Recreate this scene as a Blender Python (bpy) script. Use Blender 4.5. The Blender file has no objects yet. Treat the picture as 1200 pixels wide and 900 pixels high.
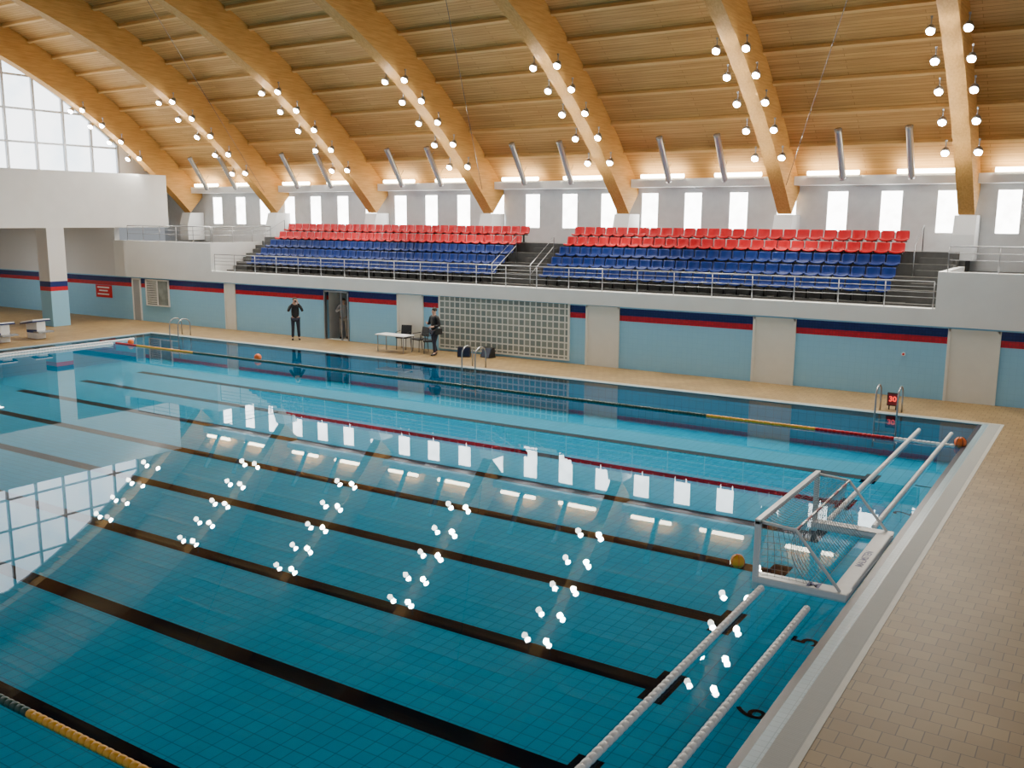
import bpy, bmesh, math, random
from mathutils import Vector, Matrix
random.seed(4)
S=bpy.context.scene
COL=S.collection
# ---------------------------------------------------------------- materials
def newmat(name):
    m=bpy.data.materials.new(name); m.use_nodes=True
    return m, m.node_tree, m.node_tree.nodes['Principled BSDF']
def noise_var(nt,b,color,amt,scale):
    tc=nt.nodes.new('ShaderNodeTexCoord'); n=nt.nodes.new('ShaderNodeTexNoise')
    n.inputs['Scale'].default_value=scale; n.inputs['Detail'].default_value=4
    nt.links.new(tc.outputs['Object'],n.inputs['Vector'])
    r=nt.nodes.new('ShaderNodeValToRGB')
    c=color
    r.color_ramp.elements[0].position=.3; r.color_ramp.elements[1].position=.7
    r.color_ramp.elements[0].color=(c[0]*(1-amt),c[1]*(1-amt),c[2]*(1-amt),1)
    r.color_ramp.elements[1].color=(min(1,c[0]*(1+amt)),min(1,c[1]*(1+amt)),min(1,c[2]*(1+amt)),1)
    nt.links.new(n.outputs['Fac'],r.inputs['Fac']); nt.links.new(r.outputs['Color'],b.inputs['Base Color'])
def mat(name,color,rough=.5,metal=0,amt=.06,scale=3,emit=None,es=0,spec=.5):
    m,nt,b=newmat(name)
    b.inputs['Roughness'].default_value=rough; b.inputs['Metallic'].default_value=metal
    b.inputs['Specular IOR Level'].default_value=spec
    noise_var(nt,b,color,amt,scale)
    if emit:
        b.inputs['Emission Color'].default_value=(*emit,1); b.inputs['Emission Strength'].default_value=es
    return m
def N(nt,t,**k):
    n=nt.nodes.new(t)
    for a,v in k.items(): setattr(n,a,v)
    return n
def math_(nt,op,a,b=None):
    n=N(nt,'ShaderNodeMath',operation=op)
    for i,q in enumerate((a,b)):
        if q is None: continue
        if isinstance(q,(int,float)): n.inputs[i].default_value=q
        else: nt.links.new(q,n.inputs[i])
    return n.outputs[0]
def coordvec(nt,ax,scale=(1,1),off=(0,0)):
    tc=N(nt,'ShaderNodeTexCoord'); s=N(nt,'ShaderNodeSeparateXYZ'); nt.links.new(tc.outputs['Object'],s.inputs[0])
    c=N(nt,'ShaderNodeCombineXYZ')
    for i in range(2):
        nt.links.new(math_(nt,'ADD',math_(nt,'MULTIPLY',s.outputs[ax[i]],scale[i]),off[i]),c.inputs[i])
    return c.outputs[0],s
def brick(nt,vec,c1,c2,cm,w,hh,mortar,offset=0.0):
    b=N(nt,'ShaderNodeTexBrick'); b.offset=offset; b.squash=1
    nt.links.new(vec,b.inputs['Vector'])
    b.inputs['Color1'].default_value=(*c1,1); b.inputs['Color2'].default_value=(*c2,1); b.inputs['Mortar'].default_value=(*cm,1)
    b.inputs['Scale'].default_value=1; b.inputs['Brick Width'].default_value=w; b.inputs['Row Height'].default_value=hh
    b.inputs['Mortar Size'].default_value=mortar; b.inputs['Mortar Smooth'].default_value=.1; b.inputs['Bias'].default_value=0
    return b
def tilemat(name,ax,c1,c2,cm,w,hh,mortar,rough=.3,offset=0.0,rot=0,big=.0,spec=.5):
    m,nt,b=newmat(name)
    vec,s=coordvec(nt,ax)
    if rot:
        mp=N(nt,'ShaderNodeMapping'); mp.inputs['Rotation'].default_value=(0,0,rot); nt.links.new(vec,mp.inputs['Vector']); vec=mp.outputs[0]
    br=brick(nt,vec,c1,c2,cm,w,hh,mortar,offset)
    out=br.outputs['Color']
    if big:
        n=N(nt,'ShaderNodeTexNoise'); n.inputs['Scale'].default_value=.6; n.inputs['Detail'].default_value=5
        nt.links.new(vec,n.inputs['Vector'])
        mx=N(nt,'ShaderNodeMix',data_type='RGBA',blend_type='MULTIPLY'); mx.inputs[0].default_value=1
        r=N(nt,'ShaderNodeValToRGB'); r.color_ramp.elements[0].color=(1-big,1-big,1-big,1); r.color_ramp.elements[0].position=.3;r.color_ramp.elements[1].position=.7
        nt.links.new(n.outputs['Fac'],r.inputs[0]); nt.links.new(out,mx.inputs[6]); nt.links.new(r.outputs[0],mx.inputs[7]); out=mx.outputs[2]
    nt.links.new(out,b.inputs['Base Color']); b.inputs['Roughness'].default_value=rough
    b.inputs['Specular IOR Level'].default_value=spec
    bp=N(nt,'ShaderNodeBump'); bp.inputs['Strength'].default_value=.15; bp.inputs['Distance'].default_value=.01
    nt.links.new(math_(nt,'SUBTRACT',1,br.outputs['Fac']),bp.inputs['Height']); nt.links.new(bp.outputs[0],b.inputs['Normal'])
    return m
def wood(name,c1,c2,ax_long=0,scale=(.6,14,14),rough=.45,plank=None,spec=.5):
    m,nt,b=newmat(name)
    tc=N(nt,'ShaderNodeTexCoord'); mp=N(nt,'ShaderNodeMapping'); mp.inputs['Scale'].default_value=scale
    nt.links.new(tc.outputs['Object'],mp.inputs['Vector'])
    n=N(nt,'ShaderNodeTexNoise'); n.inputs['Scale'].default_value=1; n.inputs['Detail'].default_value=6; n.inputs['Roughness'].default_value=.6
    nt.links.new(mp.outputs[0],n.inputs['Vector'])
    r=N(nt,'ShaderNodeValToRGB'); r.color_ramp.elements[0].position=.32; r.color_ramp.elements[1].position=.68
    r.color_ramp.elements[0].color=(*c1,1); r.color_ramp.elements[1].color=(*c2,1)
    nt.links.new(n.outputs['Fac'],r.inputs[0]); out=r.outputs[0]
    if plank:
        s=N(nt,'ShaderNodeUVMap'); br=brick(nt,s.outputs[0],(1,1,1),(.86,.84,.80),(.45,.36,.26),plank[0],plank[1],.007,.37)
        mx=N(nt,'ShaderNodeMix',data_type='RGBA',blend_type='MULTIPLY'); mx.inputs[0].default_value=1
        nt.links.new(out,mx.inputs[6]); nt.links.new(br.outputs['Color'],mx.inputs[7]); out=mx.outputs[2]
    nt.links.new(out,b.inputs['Base Color']); b.inputs['Roughness'].default_value=rough; b.inputs['Specular IOR Level'].default_value=spec
    return m
def emis(name,color,st,grad=None):
    m=bpy.data.materials.new(name); m.use_nodes=True; nt=m.node_tree; nt.nodes.clear()
    e=N(nt,'ShaderNodeEmission'); o=N(nt,'ShaderNodeOutputMaterial'); e.inputs[0].default_value=(*color,1); e.inputs[1].default_value=st
    if grad:
        tc=N(nt,'ShaderNodeTexCoord'); n=N(nt,'ShaderNodeTexNoise'); n.inputs['Scale'].default_value=grad[0]; n.inputs['Detail'].default_value=5
        nt.links.new(tc.outputs['Object'],n.inputs['Vector'])
        r=N(nt,'ShaderNodeValToRGB'); r.color_ramp.elements[0].position=.35; r.color_ramp.elements[1].position=.55
        r.color_ramp.elements[0].color=(*grad[1],1); r.color_ramp.elements[1].color=(*color,1)
        nt.links.new(n.outputs['Fac'],r.inputs[0]); nt.links.new(r.outputs[0],e.inputs[0])
    nt.links.new(e.outputs[0],o.inputs[0]); return m

M_white=mat('white_plaster',(.82,.84,.84),.6,amt=.03,scale=1.2)
M_greyw=mat('grey_plaster',(.66,.68,.69),.7,amt=.05)
M_frame=mat('grey_window_frame',(.38,.41,.44),.4,amt=.03)
M_conc=mat('grey_concrete',(.07,.07,.068),.85,amt=.15,scale=4)
M_steel=mat('brushed_steel',(.36,.37,.39),.42,1,amt=.05,scale=8)
M_tube=mat('silver_paint',(.46,.47,.48),.25,.6,amt=.05,scale=3)
M_cream=mat('cream_panel',(.80,.80,.74),.45,amt=.02)
M_dark=mat('black_plastic',(.02,.02,.022),.4,amt=.1)
M_red=mat('red_plastic',(.60,.010,.020),.4,amt=.08,spec=.3)
M_dred=mat('dark_red_cord',(.30,.02,.03),.5,amt=.1)
M_blue=mat('blue_plastic',(.006,.024,.15),.45,amt=.08,spec=.25)
M_navy=mat('navy_tile',(.006,.012,.04),.3,amt=.2,scale=6)
M_whitep=mat('white_plastic',(.85,.86,.86),.35,amt=.03,scale=8)
M_yellow=mat('yellow_plastic',(.85,.42,.02),.4,amt=.1)
M_green=mat('green_plastic',(.01,.07,.05),.4,amt=.1)
M_orange=mat('orange_plastic',(.85,.16,.02),.4,amt=.1)
M_lampw=emis('lamp_glow',(1,.97,.91),240)
M_strip=emis('tube_light_glow',(1,.86,.60),30)
M_sky=emis('daylight_glazing',(.95,.98,1),5.0,(.55,(.72,.82,.9)))
M_skyc=emis('daylight_glazing_trees',(1,.98,.94),14,(2.2,(.80,.78,.74)))
M_floor=tilemat('beige_floor_tile',(0,1),(.39,.265,.118),(.32,.21,.092),(.15,.10,.048),.27,.27,.007,.5,.5,big=.25,spec=.3)
M_pooltile=tilemat('blue_pool_tile',(0,1),(.006,.37,.60),(.005,.34,.56),(.004,.20,.35),.25,.25,.008,.9,big=.08,spec=0)
M_poolwall=tilemat('blue_pool_wall_tile',(0,2),(.01,.32,.50),(.01,.30,.47),(.005,.15,.25),.26,.26,.006,.9,spec=0)
M_edge=tilemat('pale_blue_edge_tile',(0,1),(.34,.50,.58),(.30,.46,.54),(.2,.33,.4),.12,.12,.006,.3)
M_grate=tilemat('white_overflow_grate',(0,1),(.40,.41,.39),(.385,.395,.375),(.32,.335,.325),.35,.03,.004,.6)
M_rim=mat('pale_rim_tile',(.55,.54,.48),.5,amt=.05)
M_line=mat('dark_lane_tile',(.001,.004,.012),.9,amt=.2,scale=5,spec=0)
M_ceil=wood('ceiling_planks',(.52,.295,.095),(.68,.41,.15),scale=(.5,9,9),rough=.6,plank=(4.2,.14),spec=.25)
M_beam=wood('glulam_wood',(.44,.225,.055),(.60,.33,.095),scale=(18,1.2,18),rough=.65,spec=.2)
M_purlin=wood('purlin_wood',(.62,.38,.135),(.76,.49,.19),scale=(.6,14,14),rough=.6,spec=.25)
def wallmat():
    m,nt,b=newmat('striped_wall_tile')
    vec,s=coordvec(nt,(0,2))
    br=brick(nt,vec,(.30,.62,.87),(.29,.605,.86),(.255,.54,.78),.2,.2,.003,0)
    def band(lo,hi):
        return math_(nt,'MULTIPLY',math_(nt,'GREATER_THAN',s.outputs[2],lo),math_(nt,'LESS_THAN',s.outputs[2],hi))
    cur=br.outputs['Color']
    for lo,hi,c,cm in ((1.83,2.04,(.60,.012,.03),(.3,.02,.03)),(2.04,2.32,(.015,.028,.17),(.01,.02,.1))):
        b2=brick(nt,vec,c,(c[0]*.8,c[1]*.8,c[2]*.8),cm,.1,.1,.006,0)
        mx=N(nt,'ShaderNodeMix',data_type='RGBA'); nt.links.new(band(lo,hi),mx.inputs[0]); nt.links.new(cur,mx.inputs[6]); nt.links.new(b2.outputs['Color'],mx.inputs[7]); cur=mx.outputs[2]
    mx=N(nt,'ShaderNodeMix',data_type='RGBA'); nt.links.new(math_(nt,'GREATER_THAN',s.outputs[2],2.38),mx.inputs[0]); nt.links.new(cur,mx.inputs[6]); mx.inputs[7].default_value=(.78,.79,.80,1); cur=mx.outputs[2]
    nt.links.new(cur,b.inputs['Base Color']); b.inputs['Roughness'].default_value=.16
    return m
M_wall=wallmat()
def blockmat():
    m,nt,b=newmat('glass_block')
    vec,s=coordvec(nt,(0,2))
    br=brick(nt,vec,(.28,.32,.30),(.20,.25,.25),(.72,.74,.70),.27,.27,.03,0)
    nt.links.new(br.outputs['Color'],b.inputs['Base Color']); b.inputs['Roughness'].default_value=.12
    bp=N(nt,'ShaderNodeBump'); bp.inputs['Strength'].default_value=.4; bp.inputs['Distance'].default_value=.02
    nt.links.new(math_(nt,'SUBTRACT',1,br.outputs['Fac']),bp.inputs['Height']); nt.links.new(bp.outputs[0],b.inputs['Normal'])
    return m
M_block=blockmat()
def watermat():
    m=bpy.data.materials.new('pool_water'); m.use_nodes=True; nt=m.node_tree; nt.nodes.clear()
    o=N(nt,'ShaderNodeOutputMaterial'); mx=N(nt,'ShaderNodeMixShader')
    lw=N(nt,'ShaderNodeLayerWeight'); lw.inputs['Blend'].default_value=.5
    tr=N(nt,'ShaderNodeBsdfTransparent'); tr.inputs[0].default_value=(.80,.96,.98,1)
    gl=N(nt,'ShaderNodeBsdfGlossy'); gl.inputs['Roughness'].default_value=.01; gl.inputs['Color'].default_value=(.88,.95,1,1)
    tc=N(nt,'ShaderNodeTexCoord'); n=N(nt,'ShaderNodeTexNoise'); n.inputs['Scale'].default_value=.7; n.inputs['Detail'].default_value=0
    nt.links.new(tc.outputs['Object'],n.inputs['Vector'])
    bp=N(nt,'ShaderNodeBump'); bp.inputs['Strength'].default_value=.006; bp.inputs['Distance'].default_value=.02
    nt.links.new(n.outputs['Fac'],bp.inputs['Height'])
    nt.links.new(bp.outputs[0],gl.inputs['Normal'])
    fac=math_(nt,'ADD',math_(nt,'MULTIPLY',math_(nt,'POWER',lw.outputs['Facing'],5.2),.82),.02)
    nt.links.new(fac,mx.inputs[0]); nt.links.new(tr.outputs[0],mx.inputs[1]); nt.links.new(gl.outputs[0],mx.inputs[2]); nt.links.new(mx.outputs[0],o.inputs[0])
    return m
M_water=watermat()
# ---------------------------------------------------------------- mesh builder
class MB:
    def __init__(s): s.v=[];s.f=[];s.m=[];s.uv=None
    def add(s,vs,fs,m=0):
        o=len(s.v); s.v+= [tuple(q) for q in vs]; s.f+=[tuple(i+o for i in f) for f in fs]; s.m+=[m]*len(fs); return s
    def box(s,x0,x1,y0,y1,z0,z1,m=0):
        return s.add([(x0,y0,z0),(x1,y0,z0),(x1,y1,z0),(x0,y1,z0),(x0,y0,z1),(x1,y0,z1),(x1,y1,z1),(x0,y1,z1)],
          [(0,3,2,1),(4,5,6,7),(0,1,5,4),(1,2,6,5),(2,3,7,6),(3,0,4,7)],m)
    def cyl(s,p0,p1,r,m=0,n=12,r2=None):
        return s.tube([p0,p1],[r,r if r2 is None else r2],m,n)
    def tube(s,pts,r,m=0,n=8,cap=True):
        pts=[Vector(p) for p in pts]; k=len(pts)
        rs=r if isinstance(r,(list,tuple)) else [r]*k
        vs=[];fs=[]
        d0=(pts[1]-pts[0]).normalized()
        up=Vector((0,0,1)) if abs(d0.z)<.9 else Vector((1,0,0))
        a=d0.cross(up).normalized()
        for i in range(k):
            if i==0: d=pts[1]-pts[0]
            elif i==k-1: d=pts[-1]-pts[-2]
            else: d=(pts[i+1]-pts[i]).normalized()+(pts[i]-pts[i-1]).normalized()
            if d.length<1e-9: d=d0
            d=d.normalized(); a=(a-d*a.dot(d))
            if a.length<1e-6: a=d.orthogonal()
            a.normalize(); b=d.cross(a)
            for j in range(n):
                t=2*math.pi*j/n; vs.append(pts[i]+(a*math.cos(t)+b*math.sin(t))*rs[i])
        for i in range(k-1):
            for j in range(n):
                fs.append((i*n+j,i*n+(j+1)%n,(i+1)*n+(j+1)%n,(i+1)*n+j))
        if cap:
            fs.append(tuple(range(n))[::-1]); fs.append(tuple((k-1)*n+j for j in range(n)))
        return s.add(vs,fs,m)
    def prism(s,poly,x0,x1,m=0):  # poly in (y,z)
        n=len(poly); vs=[(x0,y,z) for y,z in poly]+[(x1,y,z) for y,z in poly]
        fs=[tuple(range(n)),tuple(range(2*n-1,n-1,-1))]+[(i,i+n,(i+1)%n+n,(i+1)%n) for i in range(n)]
        return s.add(vs,fs,m)
    def sphere(s,c,r,m=0,n=16,sc=(1,1,1)):
        vs=[];fs=[];h=n//2
        for i in range(h+1):
            a=math.pi*i/h
            for j in range(n):
                b=2*math.pi*j/n; vs.append((c[0]+r*sc[0]*math.sin(a)*math.cos(b),c[1]+r*sc[1]*math.sin(a)*math.sin(b),c[2]+r*sc[2]*math.cos(a)))
        for i in range(h):
            for j in range(n): fs.append((i*n+j,(i+1)*n+j,(i+1)*n+(j+1)%n,i*n+(j+1)%n))
        return s.add(vs,fs,m)
    def mesh(s,name,mats,loc=(0,0,0),smooth=False,recalc=True):
        me=bpy.data.meshes.new(name); me.from_pydata([(v[0]-loc[0],v[1]-loc[1],v[2]-loc[2]) for v in s.v],[],s.f)
        for mt in mats: me.materials.append(mt)
        for p,mi in zip(me.polygons,s.m): p.material_index=mi; p.use_smooth=smooth
        if recalc:
            bm=bmesh.new(); bm.from_mesh(me); bmesh.ops.remove_doubles(bm,verts=bm.verts,dist=1e-5); bmesh.ops.recalc_face_normals(bm,faces=bm.faces); bm.to_mesh(me); bm.free()
        return me
    def obj(s,name,mats,loc=(0,0,0),smooth=False,parent=None,label=None,cat=None,kind=None,group=None,bevel=0,recalc=True):
        if not isinstance(mats,(list,tuple)): mats=[mats]
        o=bpy.data.objects.new(name,s.mesh(name,mats,loc,smooth,recalc)); o.location=loc; COL.objects.link(o)
        if parent:
            o.parent=parent; o.location=Vector(loc)-Vector(parent.location)
        tag(o,label,cat,kind,group)
        if bevel:
            b=o.modifiers.new('b','BEVEL'); b.width=bevel; b.segments=2; b.limit_method='ANGLE'
        return o
def tag(o,label=None,cat=None,kind=None,group=None):
    if label:o['label']=label
    if cat:o['category']=cat
    if kind:o['kind']=kind
    if group:o['group']=group
def empty(name,loc,label,cat,group=None):
    o=bpy.data.objects.new(name,None); o.location=loc; o.empty_display_size=.2; COL.objects.link(o); tag(o,label,cat,None,group); return o
def struct(mb,name,mats,**k): return mb.obj(name,mats,kind='structure',**k)
def copytree(o):
    n=o.copy(); COL.objects.link(n)
    for c in o.children:
        cc=c.copy(); cc.parent=n; COL.objects.link(cc)
        cc.matrix_parent_inverse=c.matrix_parent_inverse.copy()
    return n
# ---------------------------------------------------------------- setting
YW=32.5; PX0,PX1,PY0,PY1=-39.9,-2.88,2.3,29.16; ZB=-1.2
f=MB()
f.box(-60,PX0-.3,-5,YW,-.3,0); f.box(PX1+.51,8,-5,YW,-.3,0)
f.box(PX0-.3,PX1+.51,-5,PY0-.3,-.3,0); f.box(PX0-.3,PX1+.51,PY1+.3,YW,-.3,0)
struct(f,'floor',M_floor)
p=MB(); p.box(PX0,PX1,PY0,PY1,ZB-.1,ZB); struct(p,'floor_1',M_pooltile)
p=MB(); p.box(PX0-.05,PX0,PY0,PY1,ZB,-.02).box(PX1,PX1+.05,PY0,PY1,ZB,-.02).box(PX0-.05,PX1+.05,PY0-.05,PY0,ZB,-.02).box(PX0-.05,PX1+.05,PY1,PY1+.05,ZB,-.02)
struct(p,'wall_pool',M_poolwall)
p=MB(); p.box(PX0-.3,PX0,PY0-.3,PY1+.3,-.15,.004).box(PX1,PX1+.16,PY0-.3,PY1+.12,-.15,.004).box(PX0,PX1,PY1,PY1+.12,-.15,.004).box(PX0,PX1,PY0-.3,PY0,-.15,.004)
struct(p,'trim_1',M_edge)
p=MB(); p.box(PX1+.16,PX1+.45,PY0-.3,PY1+.24,-.15,.006).box(PX0,PX1+.16,PY1+.12,PY1+.24,-.15,.006)
struct(p,'trim_2',M_grate)
p=MB(); p.box(PX1-.11,PX1,PY0,PY1,-.12,-.005)
struct(p,'trim_3',M_navy)
p=MB(); p.box(PX1+.45,PX1+.53,PY0-.3,PY1+.32,-.15,.008).box(PX0,PX1+.45,PY1+.24,PY1+.32,-.15,.008)
struct(p,'trim_4',M_rim)
tn=5
for k in range(-1,7):
    y=9.49+2.751*k
    p=MB(); p.box(-36.5,-5.34,y-.19,y+.19,ZB,ZB+.004); p.box(-5.34,-4.96,y-.50,y+.50,ZB,ZB+.004)
    struct(p,'trim_%d'%tn,M_line); tn+=1
w=MB(); w.add([(PX0,PY0,-.02),(PX1,PY0,-.02),(PX1,PY1,-.02),(PX0,PY1,-.02)],[(0,1,2,3)])
w.obj('pool_water',M_water,label='still clear blue water filling the swimming pool',cat='water',kind='stuff',recalc=False)
def text(body,size,mx,mt,name,parent=None,**k):
    t=bpy.data.curves.new(name,'FONT'); t.body=body; t.size=size; t.extrude=.001; t.align_x='CENTER'; t.align_y='CENTER'; t.offset=k.pop('offset',0)
    o=bpy.data.objects.new(name,t); t.materials.append(mt); o.matrix_world=mx; COL.objects.link(o)
    dg=bpy.context.evaluated_depsgraph_get(); me=bpy.data.meshes.new_from_object(o.evaluated_get(dg))
    o2=bpy.data.objects.new(name,me); bpy.data.objects.remove(o); o2.matrix_world=mx; COL.objects.link(o2)
    if parent: o2.parent=parent; o2.matrix_parent_inverse=Matrix.Translation(-Vector(parent.location))
    tag(o2,**k); return o2
def basis(loc,r,u):
    r=Vector(r).normalized();u=Vector(u).normalized();n=r.cross(u)
    return Matrix(((r.x,u.x,n.x,loc[0]),(r.y,u.y,n.y,loc[1]),(r.z,u.z,n.z,loc[2]),(0,0,0,1)))
for d,k in (('7',0),('6',1),('5',2),('4',3),('3',4),('2',5),('1',6)):
    text(d,.62,basis((-3.78,9.49+2.751*k,ZB+.006),(0,1,0),(-1,0,0)),M_line,'trim_%d'%tn,kind='structure',offset=.006); tn+=1

D0,D1=-31.4,-29.85
wl=MB(); wl.box(-60,D0,YW,YW+.3,0,2.38).box(D1,6,YW,YW+.3,0,2.38).box(D0,D1,YW,YW+.3,2.3,2.38).box(-60,-47.1,YW,YW+.3,2.38,5.05)
struct(wl,'wall_north',M_wall)
al=MB(); al.box(D0-.05,D0,YW+.3,YW+3,0,2.4).box(D1,D1+.05,YW+.3,YW+3,0,2.4).box(D0,D1,YW+3,YW+3.05,0,2.4).box(D0,D1,YW+.3,YW+3,2.3,2.35).box(D0,D1,YW,YW+3,-.05,0)
struct(al,'wall_corridor',M_greyw)
lg=MB(); lg.box(-39.1,-4.85,YW-.1,YW+.3,2.38,2.92).box(-4.85,6,YW-.1,YW+.2,2.38,4.1).box(-47.1,-39.1,YW-.1,YW+.2,2.38,4.35)
lg.box(-39.3,-39.1,YW+.2,37.2,2.38,4.35).box(-4.85,-4.65,YW+.2,37.2,2.38,4.1)
struct(lg,'wall_parapet',M_white)
gf=MB(); gf.box(-49.4,-39.3,YW+.2,38,3.7,4.0).box(-4.65,6,YW+.2,38,3.6,3.9).box(-39.3,-4.65,36.75,38,3.7,4.3)
struct(gf,'floor_gallery',M_conc)
NR=5; RD=.67; RR=.4125
ROWY=[33.72+RD*i for i in range(NR)]; ROWZ=[2.95+RR*i for i in range(NR)]
st=MB()
st.box(-39.1,-4.85,YW+.3,33.38,2.41,2.9)
for i in range(NR):
    st.box(-39.1,-4.85,33.38+RD*i,33.38+RD*(i+1)+ (0.02 if i==NR-1 else 0),2.41,ROWZ[i])
for (a,b) in ((-39.0,-38.0),(-21.9,-20.8),(-6.0,-4.95)):
    for i in range(NR):
        st.box(a,b,33.08+RD*i+.02,33.39+RD*i,2.7,ROWZ[i]-.2)
st.obj('grandstand',M_conc,label='grey concrete stepped grandstand with aisle stairs above the pool wall',cat='grandstand')
b=MB(); b.box(-50,-46.2,4,35.4,5.05,7.95); struct(b,'wall_balcony',M_white)
c=MB(); c.box(-47.15,-46.2,28.0,28.95,0,5.05)
def colmat():
    m,nt,bb=newmat('striped_column')
    tc=N(nt,'ShaderNodeTexCoord'); s=N(nt,'ShaderNodeSeparateXYZ'); nt.links.new(tc.outputs['Object'],s.inputs[0])
    r=N(nt,'ShaderNodeValToRGB'); r.color_ramp.interpolation='CONSTANT'
    nt.links.new(math_(nt,'DIVIDE',s.outputs[2],5.0),r.inputs[0])
    e=r.color_ramp.elements; e[0].position=0; e[0].color=(.30,.62,.87,1); e[1].position=.366; e[1].color=(.6,.012,.03,1)
    q=e.new(.408); q.color=(.015,.028,.17,1); q=e.new(.464); q.color=(.78,.79,.8,1)
    nt.links.new(r.outputs[0],bb.inputs['Base Color']); bb.inputs['Roughness'].default_value=.3; return m
struct(c,'wall_column',colmat())
M_fill=emis('added_fill_glow',(1,.97,.92),42)
for y in (11,20,28):  # glowing panels added as fill light, the recess was too dark without them
    m=MB(); m.box(-54.0,-52.2,y-.35,y+.35,4.96,5.03,0)
    r=m.obj('added_fill_panel',M_whitep,loc=(-53.1,y,5.03),label='flat glowing panel added to brighten the corridor recess',cat='light fixture',group='added recess fill panels')
    MB().box(-53.95,-52.25,y-.3,y+.3,4.94,4.958).obj('fill_face',M_fill,loc=(-53.1,y,4.95),parent=r)
m=MB(); m.box(-60,-50,-5,YW,5.05,5.2); struct(m,'ceiling_recess',M_white)
# roof curve
def lower(s): return (37-s, 6+s-.034*s*s+.00042*s**3)
def nrm(s):
    d=1-.068*s+.00126*s*s; L=math.hypot(1,d); return (d/L,1/L)
def off(s,t):
    y,z=lower(s); a,b=nrm(s); return (y+a*t,z+b*t)
DEP=1.45
ss=[-.1+i*(40.7/56) for i in range(57)]
bx=[-46.6,-39.4,-32.3,-25.2,-18.2,-11.25,-4.8,2.2]
vs=[];fs=[]
X0,X1=-50.2,8
L=0;prev=None;arc=[]
for s in ss:
    q=off(s,DEP)
    if prev: L+=math.hypot(q[0]-prev[0],q[1]-prev[1])
    arc.append(L); prev=q
for s in ss:
    a=off(s,DEP); vs+=[(X0,*a),(X1,*a)]
for s in ss:
    a=off(s,DEP+.25); vs+=[(X0,*a),(X1,*a)]
n=len(ss)
for i in range(n-1):
    fs.append((2*i,2*i+1,2*i+3,2*i+2)); o=2*n; fs.append((o+2*i,o+2*i+2,o+2*i+3,o+2*i+1))
mesh=bpy.data.meshes.new('ceiling'); mesh.from_pydata(vs,[],fs); mesh.materials.append(M_ceil)
ul=mesh.uv_layers.new()
for pl in mesh.polygons:
    for li in pl.loop_indices:
        vi=mesh.loops[li].vertex_index; ul.data[li].uv=(mesh.vertices[vi].co.x,arc[(vi//2)%n])
ce=bpy.data.objects.new('ceiling',mesh); COL.objects.link(ce); ce['kind']='structure'
beam0=None
for i,x in enumerate(bx):
    if beam0 is None:
        m=MB(); lo=[off(s,0) for s in ss]; hi=[off(s,DEP+.02) for s in ss]; W=.27
        vs=[];fs=[]
        for a,b_ in zip(lo,hi): vs+=[(-W,*a),(W,*a),(W,*b_),(-W,*b_)]
        for j in range(len(ss)-1):
            for q in range(4): fs.append((4*j+q,4*j+(q+1)%4,4*j+4+(q+1)%4,4*j+4+q))
        fs+=[(0,1,2,3),tuple(4*(len(ss)-1)+q for q in (3,2,1,0))]
        m.add(vs,fs)
        beam0=m.obj('roof_arch_beam',M_beam,label='curved glued laminated timber arch carrying the wooden roof',cat='roof beam',group='timber roof arches'); o=beam0
    else:
        o=beam0.copy(); COL.objects.link(o)
    o.location.x=x
for i in range(21):
    s=1.45+i*1.17
    (y0,z0)=off(s,DEP-.15); a,b_=nrm(s)
    t=(-b_,a); w_=.06
    q=[(y0-t[0]*w_,z0-t[1]*w_),(y0+t[0]*w_,z0+t[1]*w_),(y0+t[0]*w_+a*.16,z0+t[1]*w_+b_*.16),(y0-t[0]*w_+a*.16,z0-t[1]*w_+b_*.16)]
    MB().prism(q,X0,X1).obj('roof_purlin',M_purlin,label='long light timber purlin under the plank ceiling',cat='roof purlin',group='timber roof purlins')
up=MB(); WX=[-3.56-1.975*i for i in range(-2,22)]; ww=.40; wz0,wz1=5.22,6.80
up.box(-50,6,38,38.3,3.9,wz0).box(-50,6,38,38.3,wz1,7.0)
xs=sorted(WX); prevx=-50
for x in xs:
    up.box(prevx,x-ww,38,38.3,wz0,wz1); prevx=x+ww
up.box(prevx,6,38,38.3,wz0,wz1)
struct(up,'wall_clerestory',M_greyw)
ld=MB(); ld.box(-49.5,6,37.2,38,7.0,7.34); struct(ld,'trim_%d'%tn,M_white); tn+=1
for i,x in enumerate(xs):
    m=MB(); m.box(x-ww,x+ww,38.04,38.06,wz0,wz1,1)
    m.box(x-ww,x-ww+.025,38.0,38.2,wz0,wz1).box(x+ww-.025,x+ww,38.0,38.2,wz0,wz1).box(x-ww,x+ww,38.0,38.2,wz0,wz0+.03).box(x-ww,x+ww,38.0,38.2,wz1-.03,wz1)
    struct(m,'window_%d'%(i+1),[M_whitep,M_skyc])
XE=-49.5
def zdeck(y):
    lo,hi=0,40
    for _ in range(40):
        mid=(lo+hi)/2
        if off(mid,DEP)[0]>y: lo=mid
        else: hi=mid
    return off(lo,DEP)[1]
ww_=MB(); ww_.box(XE-.3,XE,-5,38,5.2,7.95)
ww_.prism([(34.75,7.9),(38.2,7.9),(38.2,8.0),(34.75,zdeck(34.75)+.1)],XE-.3,XE)
struct(ww_,'wall_west',M_white)
ww2=MB(); ww2.box(-60,-59.7,-5,YW,0,5.05); struct(ww2,'wall_west_corridor',M_white)
wy=[34.7-1.62*i for i in range(20)]
m=MB()
top=[(y,zdeck(y)-.25) for y in [34.7-.81*i for i in range(39)]]
m.prism([(top[-1][0],7.9)]+[(34.7,7.9)]+top,XE-.12,XE-.1,1)
for y in wy: m.box(XE-.1,XE+.05,y-.06,y+.06,7.9,zdeck(y)-.02)
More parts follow.
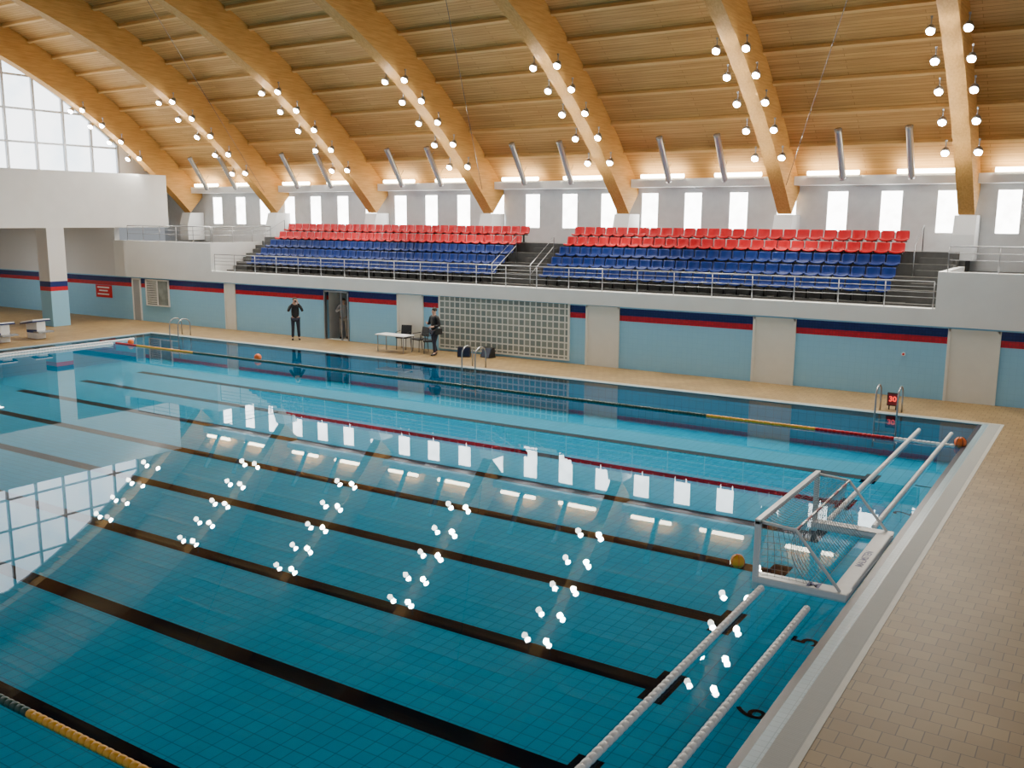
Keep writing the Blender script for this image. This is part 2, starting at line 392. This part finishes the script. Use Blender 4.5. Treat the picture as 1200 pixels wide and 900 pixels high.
for z in (9.5,11.2,12.9,14.6):
    ym=34.7
    while ym>4 and zdeck(ym)<z: ym-=.1
    if ym>4: m.box(XE-.1,XE+.04,4,ym,z-.05,z+.05)
m.box(XE-.1,XE+.06,4,34.75,7.9,8.05)
for a,b_ in zip(top[:-1],top[1:]): m.prism([(a[0],a[1]-.15),(a[0],a[1]+.25),(b_[0],b_[1]+.25),(b_[0],b_[1]-.15)],XE-.1,XE+.06)
struct(m,'window_30',[M_frame,M_sky])
for i,x in enumerate(bx[:7]):
    MB().prism([(36.78,4.31),(37.95,4.31),(37.95,5.88),(37.0,5.88),(36.78,5.2)],x-.36,x+.36).obj('arch_foot_buttress',M_white,label='white sloped concrete buttress under a timber arch foot',cat='buttress',group='arch foot buttresses')
def door(nm,x0,x1,z1,mt,frame=M_whitep):
    m=MB(); m.box(x0,x1,YW-.03,YW,0,z1,0); t=.06
    m.box(x0-.02,x0+t,YW-.06,YW,0,z1+.02,1).box(x1-t,x1+.02,YW-.06,YW,0,z1+.02,1).box(x0,x1,YW-.06,YW,z1-t,z1+.02,1)
    struct(m,nm,[mt,frame])
door('door_1',-45.75,-45.05,2.3,M_frame)
door('door_2',-38.25,-37.5,2.32,M_cream,M_cream)
door('door_3',-26.93,-25.5,2.32,M_cream,M_cream)
door('door_4',-17.41,-16.0,2.33,M_cream,M_cream)
door('door_5',-10.72,-9.25,2.3,M_cream,M_cream)
door('door_6',-4.4,-2.93,2.3,M_cream,M_cream)
m=MB(); m.box(D0,D0+.07,YW-.04,YW+.1,0,2.3).box(D1-.07,D1,YW-.04,YW+.1,0,2.3).box(D0,D1,YW-.04,YW+.1,2.23,2.3).box((D0+D1)/2+.25,(D0+D1)/2+.3,YW+.02,YW+.08,0,2.3); struct(m,'door_7',M_steel)
M_glassd=mat('office_glass',(.25,.30,.30),.08,amt=.3,scale=2)
m=MB(); m.box(-44.6,-42.65,YW-.02,YW,.87,2.3,1)
for x in (-44.6,-43.65,-42.71): m.box(x,x+.07,YW-.06,YW,.87,2.3)
for z in (.87,2.24): m.box(-44.6,-42.65,YW-.06,YW,z,z+.06)
for z in [1+.09*i for i in range(14)]: m.box(-44.53,-43.7,YW-.035,YW-.02,z,z+.03)
struct(m,'window_31',[M_whitep,M_glassd])
m=MB(); m.box(-24.57,-18.2,YW-.05,YW,.16,2.35); m.box(-24.62,-24.55,YW-.07,YW,.1,2.37,1).box(-18.22,-18.15,YW-.07,YW,.1,2.37,1).box(-24.6,-18.2,YW-.07,YW,.1,.16,1); struct(m,'window_32',[M_block,M_cream])
m=MB(); m.box(-49.1,-47.65,YW-.035,YW-.002,1.12,1.82,0)
nb=m.obj('notice_board',M_red,loc=(-48.4,YW-.015,1.5),label='red notice board with white lettering on the tiled wall',cat='sign')
for z,a,b_ in ((1.68,-48.95,-47.85),(1.50,-48.8,-48.0),(1.30,-48.95,-47.9)):
    MB().box(a,b_,YW-.042,YW-.034,z-.04,z+.04).obj('lettering',M_whitep,loc=(a,YW-.03,z),parent=nb)
m=MB(); m.cyl((-5.7,YW-.04,1.4),(-5.7,YW,1.4),.06,0,16); m.cyl((-5.7,YW-.06,1.4),(-5.7,YW-.03,1.4),.035,1,10)
m.obj('wall_alarm',[M_whitep,M_red],loc=(-5.7,YW,1.4),label='small round white and red alarm on tiled wall',cat='alarm')
def railing(p0,p1,z0,h,bars,label,step=1.5,group=None):
    p0=Vector((*p0,z0));p1=Vector((*p1,z0)); d=p1-p0; n=max(1,round(d.length/step))
    m=MB(); up=Vector((0,0,1))
    for i in range(bars):
        z=h*(1-i*.8/max(1,bars)); m.cyl(p0+up*z,p1+up*z,.024 if i==0 else .011,0,8)
    for q in (p0,p1): m.cyl(q+up*h*.1,q+up*h,.019,0,8)
    o=m.obj('railing',M_steel,loc=tuple(p0),smooth=True,label=label,cat='railing',group=group)
    for i in range(n+1):
        q=p0+d*i/n; MB().cyl(q,q+up*h,.019,0,8).obj('post',M_steel,loc=tuple(q),smooth=True,parent=o)
    return o
railing((-39.0,YW+.05),(-4.95,YW+.05),2.92,.85,4,'stainless steel railing along the front of the grandstand')
railing((-46.0,YW+.05),(-39.2,YW+.05),4.35,.8,3,'stainless steel railing on the gallery parapet beside the balcony')
railing((-39.2,YW+.15),(-39.2,36.6),4.35,.8,3,'stainless steel railing along the gallery side of the stairs')
railing((-4.6,YW+.05),(4,YW+.05),4.1,.8,3,'stainless steel railing on the white gallery parapet')
for x in (-22.3,-20.4):
    m=MB()
    m.tube([(x,33.1,2.9),(x,33.1,3.8),(x,35.0,4.9),(x,35.0,3.78)],.02,0,8)
    m.tube([(x,33.1,3.4),(x,35.0,4.5)],.014,0,8)
    m.obj('stair_handrail',M_steel,loc=(x,33.1,2.9),smooth=True,label='sloping steel handrail beside the central grandstand stairs',cat='handrail')
for x in (-38.0,-6.05):
    m=MB(); m.tube([(x,35.0,3.78),(x,35.0,4.8),(x,36.5,5.5),(x,36.5,4.6)],.02,0,8)
    m.obj('stair_handrail',M_steel,loc=(x,35.0,3.78),smooth=True,label='short sloping steel handrail at the end of the seats',cat='handrail')
# ---------------------------------------------------------------- seats
def seatmesh(mt,nm):
    prof=[(-.24,-.01),(-.22,.035),(-.13,.045),(.0,.02),(.08,.015),(.13,.05),(.16,.13),(.18,.23),(.19,.31),(.20,.355)]
    nx=7; vs=[];fs=[]
    for sgn in (0,1):
        for i,(y,z) in enumerate(prof):
            for j in range(nx):
                u=j/(nx-1)*2-1
                wd=.232*(1-(.10 if i in(0,len(prof)-1) else 0))
                cup=.04*u*u
                yy,zz=(y,z+cup) if i<5 else (y-cup*1.2,z)
                if sgn: 
                    if i<5: zz-=.025
                    else: yy+=.025
                vs.append((u*wd,yy,zz+.37))
    n=len(prof)
    for i in range(n-1):
        for j in range(nx-1):
            a=i*nx+j; fs.append((a,a+1,a+nx+1,a+nx)); o=n*nx; fs.append((o+a,o+a+nx,o+a+nx+1,o+a+1))
    o=n*nx
    for i in range(n-1):
        fs.append((i*nx,i*nx+nx,o+i*nx+nx,o+i*nx)); a=i*nx+nx-1; fs.append((a,o+a,o+a+nx,a+nx))
    for j in range(nx-1):
        fs.append((j,o+j,o+j+1,j+1)); a=(n-1)*nx+j; fs.append((a,a+1,o+a+1,o+a))
    m=MB(); m.add(vs,fs,0); m.box(-.03,.03,-.02,.06,.0,.37,1).box(-.12,.12,-.05,.09,0,.02,1).box(-.18,.18,-.06,.10,.32,.37,1)
    return m.mesh(nm,[mt,M_dark],smooth=True)
SB=seatmesh(M_blue,'stadium_seat'); SR=seatmesh(M_red,'stadium_seat_red')
for r in range(NR):
    red=r>=NR-2
    for a,b_,n in ((-37.5,-22.8,30),(-20.0,-6.75,27)):
        for i in range(n):
            o=bpy.data.objects.new('stadium_seat',SR if red else SB)
            o.location=(a+(b_-a)*i/(n-1),ROWY[r],ROWZ[r]+.002); COL.objects.link(o)
            tag(o,'red moulded plastic stadium seat in the back rows' if red else 'blue moulded plastic stadium seat in the grandstand','seat',None,'red grandstand seats' if red else 'blue grandstand seats')
# ---------------------------------------------------------------- lamps
def make_flood(point):
    r=MB(); r.tube([(0,.02,.34),(0,0,.10)],.02,0,8); r.box(-.03,.03,-.02,.04,.32,.38,0)
    root=r.obj('floodlight',M_steel,label='round white floodlight switched on under a timber arch',cat='floodlight',group='arch floodlights')
    h=MB(); h.tube([(0,.08,.12),(0,.05,.08),(0,-.03,-.01),(0,-.07,-.055)],[.05,.10,.14,.145],0,14); h.obj('housing',M_steel,smooth=True,parent=root)
    g=MB(); g.tube([(0,-.071,-.056),(0,-.10,-.09),(0,-.125,-.12)],[.118,.105,.06],0,14); g.obj('lens',M_lampw,parent=root)
    if point: ld=bpy.data.lights.new('bulb','POINT'); ld.energy=18
    else:
        ld=bpy.data.lights.new('bulb','SPOT'); ld.energy=430; ld.spot_size=math.radians(125); ld.spot_blend=.6
    ld.color=(1,.94,.80); ld.shadow_soft_size=.12
    lo=bpy.data.objects.new('bulb',ld); COL.objects.link(lo); lo.parent=root; lo.location=(0,-.30,-.34); lo.rotation_euler=(math.radians(-25),0,0)
    return root
fl={-1:make_flood(True),1:make_flood(False)}; used=set()
for bi,x in enumerate(bx[:7]):
    for i in range(5):
        if bi==0 and i<1: continue
        s=2.15+i*1.08
        y,z=off(s,.0)
        for sd in (-1,1):
            if sd not in used: o=fl[sd]; used.add(sd)
            else: o=copytree(fl[sd])
            o.location=(x+sd*.5,y-.05,z-.05)
for x in bx[:7]:
    for fx in (1.75,5.0):
        xx=x+fx
        if xx>1: continue
        m=MB(); m.box(xx-1.0,xx+1.0,37.08,37.19,7.28,7.34,0)
        r=m.obj('tube_light',M_whitep,loc=(xx,37.13,7.33),label='lit fluorescent tube light on the white ledge below the roof',cat='light fixture',group='ledge tube lights')
        MB().cyl((xx-.95,37.10,7.44),(xx+.95,37.10,7.44),.085,0,10).obj('tube',M_strip,loc=(xx,37.10,7.44),smooth=True,parent=r)
    for fx in (2.2,4.6):  # slanted ventilation duct nozzles, they hold no lamp
        xx=x+fx
        if xx>1: continue
        m=MB(); a=Vector((xx,35.65,8.9)); b_=Vector((xx,36.8,7.2)); d=(b_-a)
        m.tube([a,a+d*.05,a+d*.07,a+d*.93,a+d*.95,b_],[.135,.135,.125,.125,.135,.135],0,16)
        r=m.obj('ceiling_duct_tube',M_tube,loc=tuple(a),smooth=True,label='slanted silver cylindrical tube hung between the arches',cat='duct',group='slanted silver tubes')
        MB().cyl(a+d*.25,a+d*.25+Vector((0,.5,.4)),.012,0,8).obj('hanger',M_steel,loc=tuple(a),parent=r)
        MB().cyl(a+d*.8,a+d*.8+Vector((0,.35,.45)),.012,0,8).obj('hanger',M_steel,loc=tuple(a),parent=r)
def cable(p,q): MB().cyl(p,q,.012,0,6).obj('bracing_cable',M_dark,loc=tuple(p),label='thin dark steel bracing cable between timber arches',cat='cable',group='roof bracing cables')
for i in (1,3,5):
    x0=bx[i]; x1=bx[i+1]
    a=lower(.9); b_=off(13,.3)
    cable((x0+.27,a[0]+.1,a[1]+.1),(x1-.27,b_[0],b_[1]))
# ---------------------------------------------------------------- pool ropes
def beads(p0,p1,r,segs,name,label,pitch=.11,lo=.45):
    p0=Vector(p0);p1=Vector(p1);L=(p1-p0).length;d=(p1-p0).normalized()
    mats=[];m=MB()
    cur=0
    for te,mt in segs:
        a=cur*L;b_=te*L;cur=te
        k=max(1,int((b_-a)/pitch)); pts=[];rs=[]
        for i in range(k):
            s0=a+(b_-a)*i/k; s1=a+(b_-a)*(i+1)/k; w_=s1-s0
            for fr,rr in ((.0,lo),(.08,max(lo,.93)),(.3,1),(.7,1),(.92,max(lo,.93)),(1.0,lo)):
                pts.append(p0+d*(s0+w_*fr*.999)); rs.append(r*rr)
        if mt not in mats: mats.append(mt)
        m.tube(pts,rs,mats.index(mt),8)
    return m.obj(name,mats,loc=tuple(p0),smooth=True,label=label,cat='lane rope')
xa,xb=-38.0,-3.15; Lr=xb-xa
def t(x): return (x-xa)/Lr
beads((xa,25.93,0.0),(xb,25.93,0.0),.05,[(t(-36.5),M_red),(t(-32.7),M_yellow),(t(-9.84),M_green),(t(-6.68),M_yellow),(t(-4.62),M_red),(1,M_whitep)],'lane_rope','floating rope of red yellow green beads along far lane')
beads((xa,5.5,-.02),(xb,5.5,-.02),.055,[(t(-36.5),M_red),(t(-32.7),M_yellow),(t(-10.2),M_green),(t(-6.68),M_yellow),(t(-4.62),M_red),(1,M_whitep)],'lane_rope','floating rope of green and yellow beads across near lane')
for x,ya,yb in ((-4.25,4,13.9),(-4.25,17.95,27.4),(-3.43,4,13.5),(-3.43,17.95,27.4),(-38.6,14,27.3),(-37.9,14,25.7)):
    beads((x,ya,.01),(x,yb,.01),.055,[(1,M_whitep)],'boom_float','long white segmented floating boom beside the goal line' ,pitch=.13,lo=.84)
def buoy(x,y,r,mt,label,name='buoy',cat='buoy',m2=None,zf=.45):
    m=MB(); m.sphere((x,y,r*zf),r,0,20)
    if m2:
        for k in range(3):
            a=k*math.pi/3
            pts=[(x+1.005*r*math.cos(tq)*math.cos(a),y+1.005*r*math.cos(tq)*math.sin(a),r*zf+1.005*r*math.sin(tq)) for tq in [j*math.pi/12 for j in range(25)]]
            m.tube(pts,r*.05,1,5,cap=False)
    return m.obj(name,[mt,m2 or mt],loc=(x,y,0),smooth=True,label=label,cat=cat)
buoy(-29.08,26.21,.15,M_orange,'orange round buoy floating near the far rope')
buoy(-3.05,26.15,.15,M_orange,'orange and dark round buoy at the rope end',m2=M_dark)
buoy(-37.3,26.2,.14,M_orange,'small orange buoy at the far rope end')
buoy(-4.95,14.78,.12,M_yellow,'yellow and orange water polo ball floating before the goal','water_polo_ball','ball',M_orange,.2)
# ---------------------------------------------------------------- water polo goal
GX,GB=-4.45,-3.02; GY0,GY1=14.2,17.65
g=empty('water_polo_goal',(GX,(GY0+GY1)/2,0),'white floating water polo goal with net in the pool','water polo goal')
W=.26
m=MB(); m.box(GX-.02,GB,GY0-.05,GY0+W-.05,-.06,.08).box(GX-.02,GB,GY1-W+.05,GY1+.05,-.06,.08).box(GB-W,GB,GY0+W-.05,GY1-W+.05,-.06,.08)
m.obj('floating_base',M_whitep,parent=g,bevel=.02)
for y in (GY0,GY1): MB().box(GX-.045,GX+.045,y-.045,y+.045,-.15,1.0).obj('goal_post',M_whitep,parent=g,bevel=.01)
MB().box(GX-.045,GX+.045,GY0-.045,GY1+.045,.93,1.02).obj('crossbar',M_whitep,parent=g,bevel=.01)
RX,RZ=-3.86,.93
for y in (GY0+.03,GY1-.03):
    MB().tube([(GX,y,.97),(RX,y,RZ),(GB-.12,y,.08)],.028,0,8).obj('stanchion',M_whitep,parent=g,smooth=True)
m=MB(); k=12
for i in range(k): 
    y0=GY0+.03+(GY1-GY0-.06)*i/k; y1=GY0+.03+(GY1-GY0-.06)*(i+1)/k; m.cyl((RX,y0,RZ),(RX,y1,RZ),.022,i%2,8)
m.obj('rear_bar',[M_dred,M_tube],parent=g)
M_net=mat('net_cord',(.36,.38,.38),.8)
def netgrid(fn,nu,nv):
    vs=[fn(i/nu,j/nv) for i in range(nu+1) for j in range(nv+1)]
    fs=[(i*(nv+1)+j,(i+1)*(nv+1)+j,(i+1)*(nv+1)+j+1,i*(nv+1)+j+1) for i in range(nu) for j in range(nv)]
    m=MB(); m.add(vs,fs); o=m.obj('net',M_net,parent=g); o.location=(0,0,0)
    for v in o.data.vertices: v.co-=Vector(g.location)
    w_=o.modifiers.new('w','WIREFRAME'); w_.thickness=.009; w_.use_even_offset=False
    return o
yy=lambda u: GY0+.04+(GY1-GY0-.08)*u
netgrid(lambda u,v:(GX+.05+(RX-GX-.05)*v,yy(u),.97+(RZ-.97)*v-.06*math.sin(math.pi*v)),30,5)
netgrid(lambda u,v:(RX+.35*(v**2)-.12*math.sin(math.pi*v),yy(u),RZ-(RZ+.02)*v),30,9)
for s_,y in ((1,GY0+.06),(-1,GY1-.06)):
    netgrid(lambda u,v:(GX+.05+(RX+.3*v-GX-.05)*u, y+s_*.08*math.sin(math.pi*v)*math.sin(math.pi*u), .95-.97*v),7,9)
M_logo=mat('logo_blue',(.03,.04,.25),.4)
M_logo2=mat('faded_print',(.16,.18,.38),.4)
text('M',.28,basis((-3.55,GY0+.08,.083),(1,0,0),(0,1,0)),M_logo,'logo',parent=g,offset=.008)
text('MALMSTEN',.17,basis((GB-W/2,(GY0+GY1)/2,.083),(0,1,0),(-1,0,0)),M_logo2,'lettering',parent=g,offset=.001)
# ---------------------------------------------------------------- ladders
def ladder(x,y,label,w_=.62,side=1):
    m0=empty('pool_ladder',(x,y,0),label,'pool ladder')
    for dx in (-w_/2,w_/2):
        pts=[(x+dx,y+.55,0)]+[(x+dx,y+.55,.45)]
        for i in range(9):
            a=math.pi*i/8; pts.append((x+dx,y+.2+.35*math.cos(a),.55+.28*math.sin(a)))
        pts+=[(x+dx,y-.16,.2),(x+dx,y-.14,-1.0)]
        MB().tube(pts,.026,0,8).obj('handrail',M_steel,parent=m0,smooth=True)
    for z in (-.25,-.55,-.85): MB().box(x-w_/2,x+w_/2,y-.2,y-.09,z,z+.03).obj('tread',M_steel,parent=m0)
ladder(-5.45,PY1,'stainless steel pool ladder at the far edge near the timer')
ladder(-20.6,PY1,'stainless steel pool ladder at the far edge beside wedges')
ladder(-37.9,PY1,'stainless steel pool ladder at the far corner')
M_dig=emis('red_digits',(1,.06,.04),2.0)
sc=MB(); sc.box(-5.62,-5.30,29.95,30.05,.12,.52); sc.box(-5.595,-5.325,29.944,29.95,.15,.49,1); sc.tube([(-5.56,30.0,0),(-5.56,30.0,.13)],.02); sc.tube([(-5.36,30.0,0),(-5.36,30.0,.13)],.02)
so=sc.obj('shot_clock',[M_dark,M_dred],loc=(-5.46,30.0,0),label='shot clock with red display panel on the pool deck',cat='shot clock')
text('30',.22,basis((-5.46,29.94,.33),(1,0,0),(0,0,1)),M_dig,'display_digits',parent=so,offset=.006)
# ---------------------------------------------------------------- table, chairs, wedges
tb=empty('folding_table',(-25.9,31.0,0),'white folding table on the far pool deck','table')
MB().box(-26.7,-25.1,30.65,31.35,.71,.75).obj('table_top',M_whitep,parent=tb,bevel=.01)
for x in (-26.6,-25.2):
    for y in (30.72,31.28): MB().cyl((x,y,0),(x,y,.71),.02).obj('leg',M_steel,parent=tb)
def chair(x,y,rz,label):
    r=empty('office_chair',(0,0,0),label,'chair','black chairs by the table')
    MB().box(-.23,.23,-.23,.22,.43,.49).obj('seat',M_dark,parent=r,bevel=.02)
    MB().prism([(.20,.55),(.25,.55),(.30,.90),(.26,.90)],-.22,.22).obj('backrest',M_dark,parent=r,bevel=.015)
    for sx in (-.2,.2):
        MB().tube([(sx,-.2,0),(sx,-.18,.44)],.014).obj('leg',M_dark,parent=r)
        MB().tube([(sx,.24,0),(sx,.18,.44),(sx,.26,.8)],.014).obj('leg',M_dark,parent=r)
        MB().tube([(sx*1.2,-.15,.45),(sx*1.2,-.15,.66),(sx*1.2,.2,.68)],.016).obj('armrest',M_dark,parent=r)
    r.location=(x,y,0); r.rotation_euler=(0,0,rz); r.scale=(1.15,1.15,1.15); return r
chair(-26.1,31.85,.2,'black office chair pulled up to the white table')
chair(-25.1,31.75,-.3,'black office chair at the end of the table')
chair(-24.45,31.55,-.9,'black office chair turned sideways beside the table')
def wedge(x,y,rz):
    m=MB(); m.prism([(-.18,0),(.22,0),(.16,.42),(.02,.42)],-.27,.27,0)
    o=m.obj('floor_monitor',M_dark,label='black wedge loudspeaker standing on the pool deck',cat='loudspeaker',group='black floor loudspeakers',bevel=.015)
    g_=MB(); g_.prism([(-.175,.06),(-.155,.05),(.0,.38),(-.02,.38)],-.24,.24); g_.obj('grille',M_navy,parent=o)
    o.location=(x,y,0); o.rotation_euler=(0,0,rz)
wedge(-22.6,31.5,.5); wedge(-21.7,31.9,-.2)
def startblock(x,y,label):
    r=empty('starting_block',(0,0,0),label,'starting block','starting blocks')
    MB().prism([(-.45,.64),(.5,.78),(.5,.84),(-.45,.70)],-.38,.38).obj('platform',M_whitep,parent=r,bevel=.01)
    MB().prism([(-.47,.60),(.52,.74),(.52,.78),(-.47,.64)],-.40,.40).obj('platform_rim',M_blue,parent=r)
    MB().prism([(-.30,0),(.42,0),(.46,.74),(-.36,.61)],-.20,.20).obj('pedestal',M_whitep,parent=r,bevel=.02)
    MB().prism([(-.305,.25),(.43,.25),(.44,.40),(-.32,.36)],-.205,.205).obj('pedestal_stripe',M_blue,parent=r)
    MB().box(-.34,.34,.42,.82,.28,.34).obj('step',M_tube,parent=r)
    r.location=(x,y,0); r.rotation_euler=(0,0,math.radians(-90)); r.scale=(1.1,1.1,1.1); return r
startblock(-42.6,23.2,'blue trimmed white starting block on the deck')
startblock(-42.6,24.9,'blue trimmed white starting block near the striped column')
# ---------------------------------------------------------------- people
M_skin=mat('skin',(.55,.33,.24),.5); M_jk=mat('black_jacket',(.015,.015,.018),.7); M_jn=mat('dark_jeans',(.02,.025,.05),.8)
M_gj=mat('grey_jacket',(.42,.43,.45),.8); M_bt=mat('beige_trousers',(.35,.32,.28),.8); M_hair=mat('dark_hair',(.02,.014,.01),.6); M_lip=mat('lips',(.4,.15,.13),.5)
def skin(name,verts,edges,rad,mt,parent,root=0,sub=1):
    me=bpy.data.meshes.new(name); me.from_pydata(verts,edges,[]); me.materials.append(mt)
    o=bpy.data.objects.new(name,me); COL.objects.link(o); o.parent=parent
    md=o.modifiers.new('s','SKIN'); md.use_smooth_shade=True
    for i,v in enumerate(me.skin_vertices[0].data):
        v.radius=rad[i] if isinstance(rad[i],tuple) else (rad[i],rad[i]); v.use_root=(i==root)
    sb=o.modifiers.new('u','SUBSURF'); sb.levels=sub; sb.render_levels=sub
    return o
def person(loc,rz,pose,label,mj,mt,scale=1.0,extra=None):
    root=empty('person',(0,0,0),label,'person')
    V=[];E=[];R=[]
    def v(p,r): V.append(tuple(p));R.append(r);return len(V)-1
    pel=v((0,0,.95),(.15,.11)); wa=v((0,0,1.10),(.13,.095)); ch=v((0,-.0,1.30),(.165,.11)); nb_=v((0,.005,1.46),(.09,.07)); nk=v((0,-.005,1.53),.052)
    h1=v((0,-.02,1.60),(.068,.08)); h2=v((0,-.015,1.68),(.076,.092)); h3=v((0,-.005,1.74),(.055,.065)); 
    for a,b_ in ((pel,wa),(wa,ch),(ch,nb_),(nb_,nk),(nk,h1),(h1,h2),(h2,h3)): E.append((a,b_))
    nose=v((0,-.118,1.645),.012); E.append((h1,nose))
    for sd,sg in (('L',1),('R',-1)):
        e=Vector(pose['elbow'+sd]);h=Vector(pose['hand'+sd])
        sh=v((sg*.19,0,1.42),.055); E.append((nb_,sh)); el=v(e,.042); E.append((sh,el)); wr=v(h,.028); E.append((el,wr))
        d=(h-e).normalized(); pm=h+d*.06; pa=v(pm,(.040,.018)); E.append((wr,pa))
        side=d.cross(Vector((0,1,0))); side=side.normalized() if side.length>.1 else Vector((1,0,0))
        bend=side.cross(d).normalized()
        for q,ln in ((-.030,.060),(-.010,.075),(.011,.070),(.030,.055)):
            a=v(pm+d*.045+side*q,.0095); b2=v(pm+d*(.045+ln*.55)+side*q*1.1+bend*.012,.009); c2=v(pm+d*(.045+ln*.85)+side*q*1.1+bend*.032,.008)
            E.extend([(pa,a),(a,b2),(b2,c2)])
        a=v(pm-side*.045+bend*.01,.011); b2=v(pm-side*.062+d*.03+bend*.02,.0095); E.extend([(pa,a),(a,b2)])
        k=Vector(pose['knee'+sd]);ft=Vector(pose['foot'+sd])
        hp=v((sg*.095,0,.90),.088); E.append((pel,hp)); kn=v(k,.056); E.append((hp,kn)); an=v(ft+Vector((0,.03,.09)),.038); E.append((kn,an)); to=v(ft+Vector((sg*.02,-.12,.03)),.032); E.append((an,to))
    skin('body',V,E,R,M_skin,root,0,1)
    V=[];E=[];R=[]
    hem=v((0,0,.88),(.175,.135)); wa=v((0,0,1.06),(.165,.125)); ch=v((0,0,1.30),(.195,.135)); nb_=v((0,.005,1.45),(.12,.09)); co=v((0,.0,1.53),.068)
    E+=[(hem,wa),(wa,ch),(ch,nb_),(nb_,co)]
    for sd,sg in (('L',1),('R',-1)):
        e=Vector(pose['elbow'+sd]);h=Vector(pose['hand'+sd])
        sh=v((sg*.2,0,1.42),.075); el=v(e,.060); wr=v(e+(h-e)*.93,.046); E+=[(nb_,sh),(sh,el),(el,wr)]
    skin('jacket',V,E,R,mj,root,0,1)
    V=[];E=[];R=[]
    pel=v((0,0,.95),(.16,.125))
    for sd,sg in (('L',1),('R',-1)):
        k=Vector(pose['knee'+sd]);ft=Vector(pose['foot'+sd])
        hp=v((sg*.10,0,.86),.10); kn=v(k,.074); an=v(ft+Vector((0,.02,.10)),.062); E+=[(pel,hp),(hp,kn),(kn,an)]
    skin('trousers',V,E,R,mt,root,0,1)
    for sd,sg in (('L',1),('R',-1)):
        ft=Vector(pose['foot'+sd]); V=[tuple(ft+Vector((0,.06,.05))),tuple(ft+Vector((sg*.01,-.06,.045))),tuple(ft+Vector((sg*.02,-.17,.035)))]
        skin('shoe',V,[(0,1),(1,2)],[(.045,.05),(.048,.042),(.042,.034)],M_dark,root,0,1)
        MB().sphere((sg*.032,-.098,1.672),.011,0,8).obj('eye',M_dark,parent=root,smooth=True)
        MB().sphere((sg*.083,.0,1.655),.026,0,8,(.4,.8,1.2)).obj('ear',M_skin,parent=root,smooth=True)
    MB().sphere((0,.012,1.705),.098,0,16,(.93,1.08,.88)).obj('hair',M_hair,parent=root,smooth=True)
    MB().sphere((0,-.108,1.605),.018,0,8,(1.2,.4,.3)).obj('mouth',M_lip,parent=root,smooth=True)
    if extra: extra(root)
    root.location=loc; root.rotation_euler=(0,0,rz); root.scale=(scale,)*3
    return root
def camera_extra(root):
    MB().box(-.07,.07,-.20,-.12,1.60,1.70).tube([(0,-.20,1.65),(0,-.28,1.65)],.035,0,12).obj('camera',M_dark,parent=root,bevel=.01)
person((-32.2,31.4,0),math.radians(50),dict(elbowL=(.30,-.10,1.20),handL=(.09,-.20,1.58),elbowR=(-.30,-.10,1.20),handR=(-.09,-.20,1.58),kneeL=(.11,-.03,.50),footL=(.13,.0,0),kneeR=(-.11,-.02,.50),footR=(-.13,.02,0)),'person in dark clothes standing and holding a camera to the face',M_jk,M_jn,1.12,camera_extra)
def bag_extra(root):
    MB().box(.17,.30,-.10,.14,.80,1.02).tube([(.22,0,1.0),(.10,-.15,1.25),(-.12,-.05,1.50),(-.10,.12,1.40),(.2,.14,1.02)],.012,0,6).obj('shoulder_bag',M_dark,parent=root,bevel=.02)
person((-23.9,31.2,0),math.radians(-15),dict(elbowL=(.29,.02,1.14),handL=(.20,-.22,1.10),elbowR=(-.30,-.02,1.15),handR=(-.12,-.26,1.22),kneeL=(.11,-.10,.50),footL=(.13,-.12,0),kneeR=(-.11,.04,.50),footR=(-.13,.16,0)),'person in black jacket and jeans standing with a shoulder bag',M_jk,M_jn,1.12,bag_extra)
person((-30.75,33.1,0),math.radians(35),dict(elbowL=(.27,.02,1.14),handL=(.26,-.08,.90),elbowR=(-.30,-.05,1.18),handR=(-.10,-.24,1.30),kneeL=(.11,-.03,.50),footL=(.13,.0,0),kneeR=(-.11,.0,.50),footR=(-.13,.06,0)),'person in grey jacket and beige trousers standing in the doorway',M_gj,M_bt,1.08)
# ---------------------------------------------------------------- world, camera
w=bpy.data.worlds.new('w'); S.world=w; w.use_nodes=True
bg=w.node_tree.nodes['Background']; bg.inputs[0].default_value=(.90,.95,1,1); bg.inputs[1].default_value=.36
f_,pi_,yw,ro=1103.7,math.radians(10.012),math.radians(32.704),math.radians(.345)
H=Vector((-math.sin(yw),math.cos(yw),0)); Rt=Vector((math.cos(yw),math.sin(yw),0)); Z=Vector((0,0,1))
fw=H*math.cos(pi_)-Z*math.sin(pi_); U=H*math.sin(pi_)+Z*math.cos(pi_)
right=Rt*math.cos(ro)+U*math.sin(ro); upv=-Rt*math.sin(ro)+U*math.cos(ro)
cd=bpy.data.cameras.new('camera'); cam=bpy.data.objects.new('camera',cd); COL.objects.link(cam)
cd.sensor_width=36; cd.lens=f_/1200*36; cd.clip_end=300
bk=-fw
cam.matrix_world=Matrix(((right.x,upv.x,bk.x,0),(right.y,upv.y,bk.y,0),(right.z,upv.z,bk.z,5.7),(0,0,0,1)))
S.camera=cam
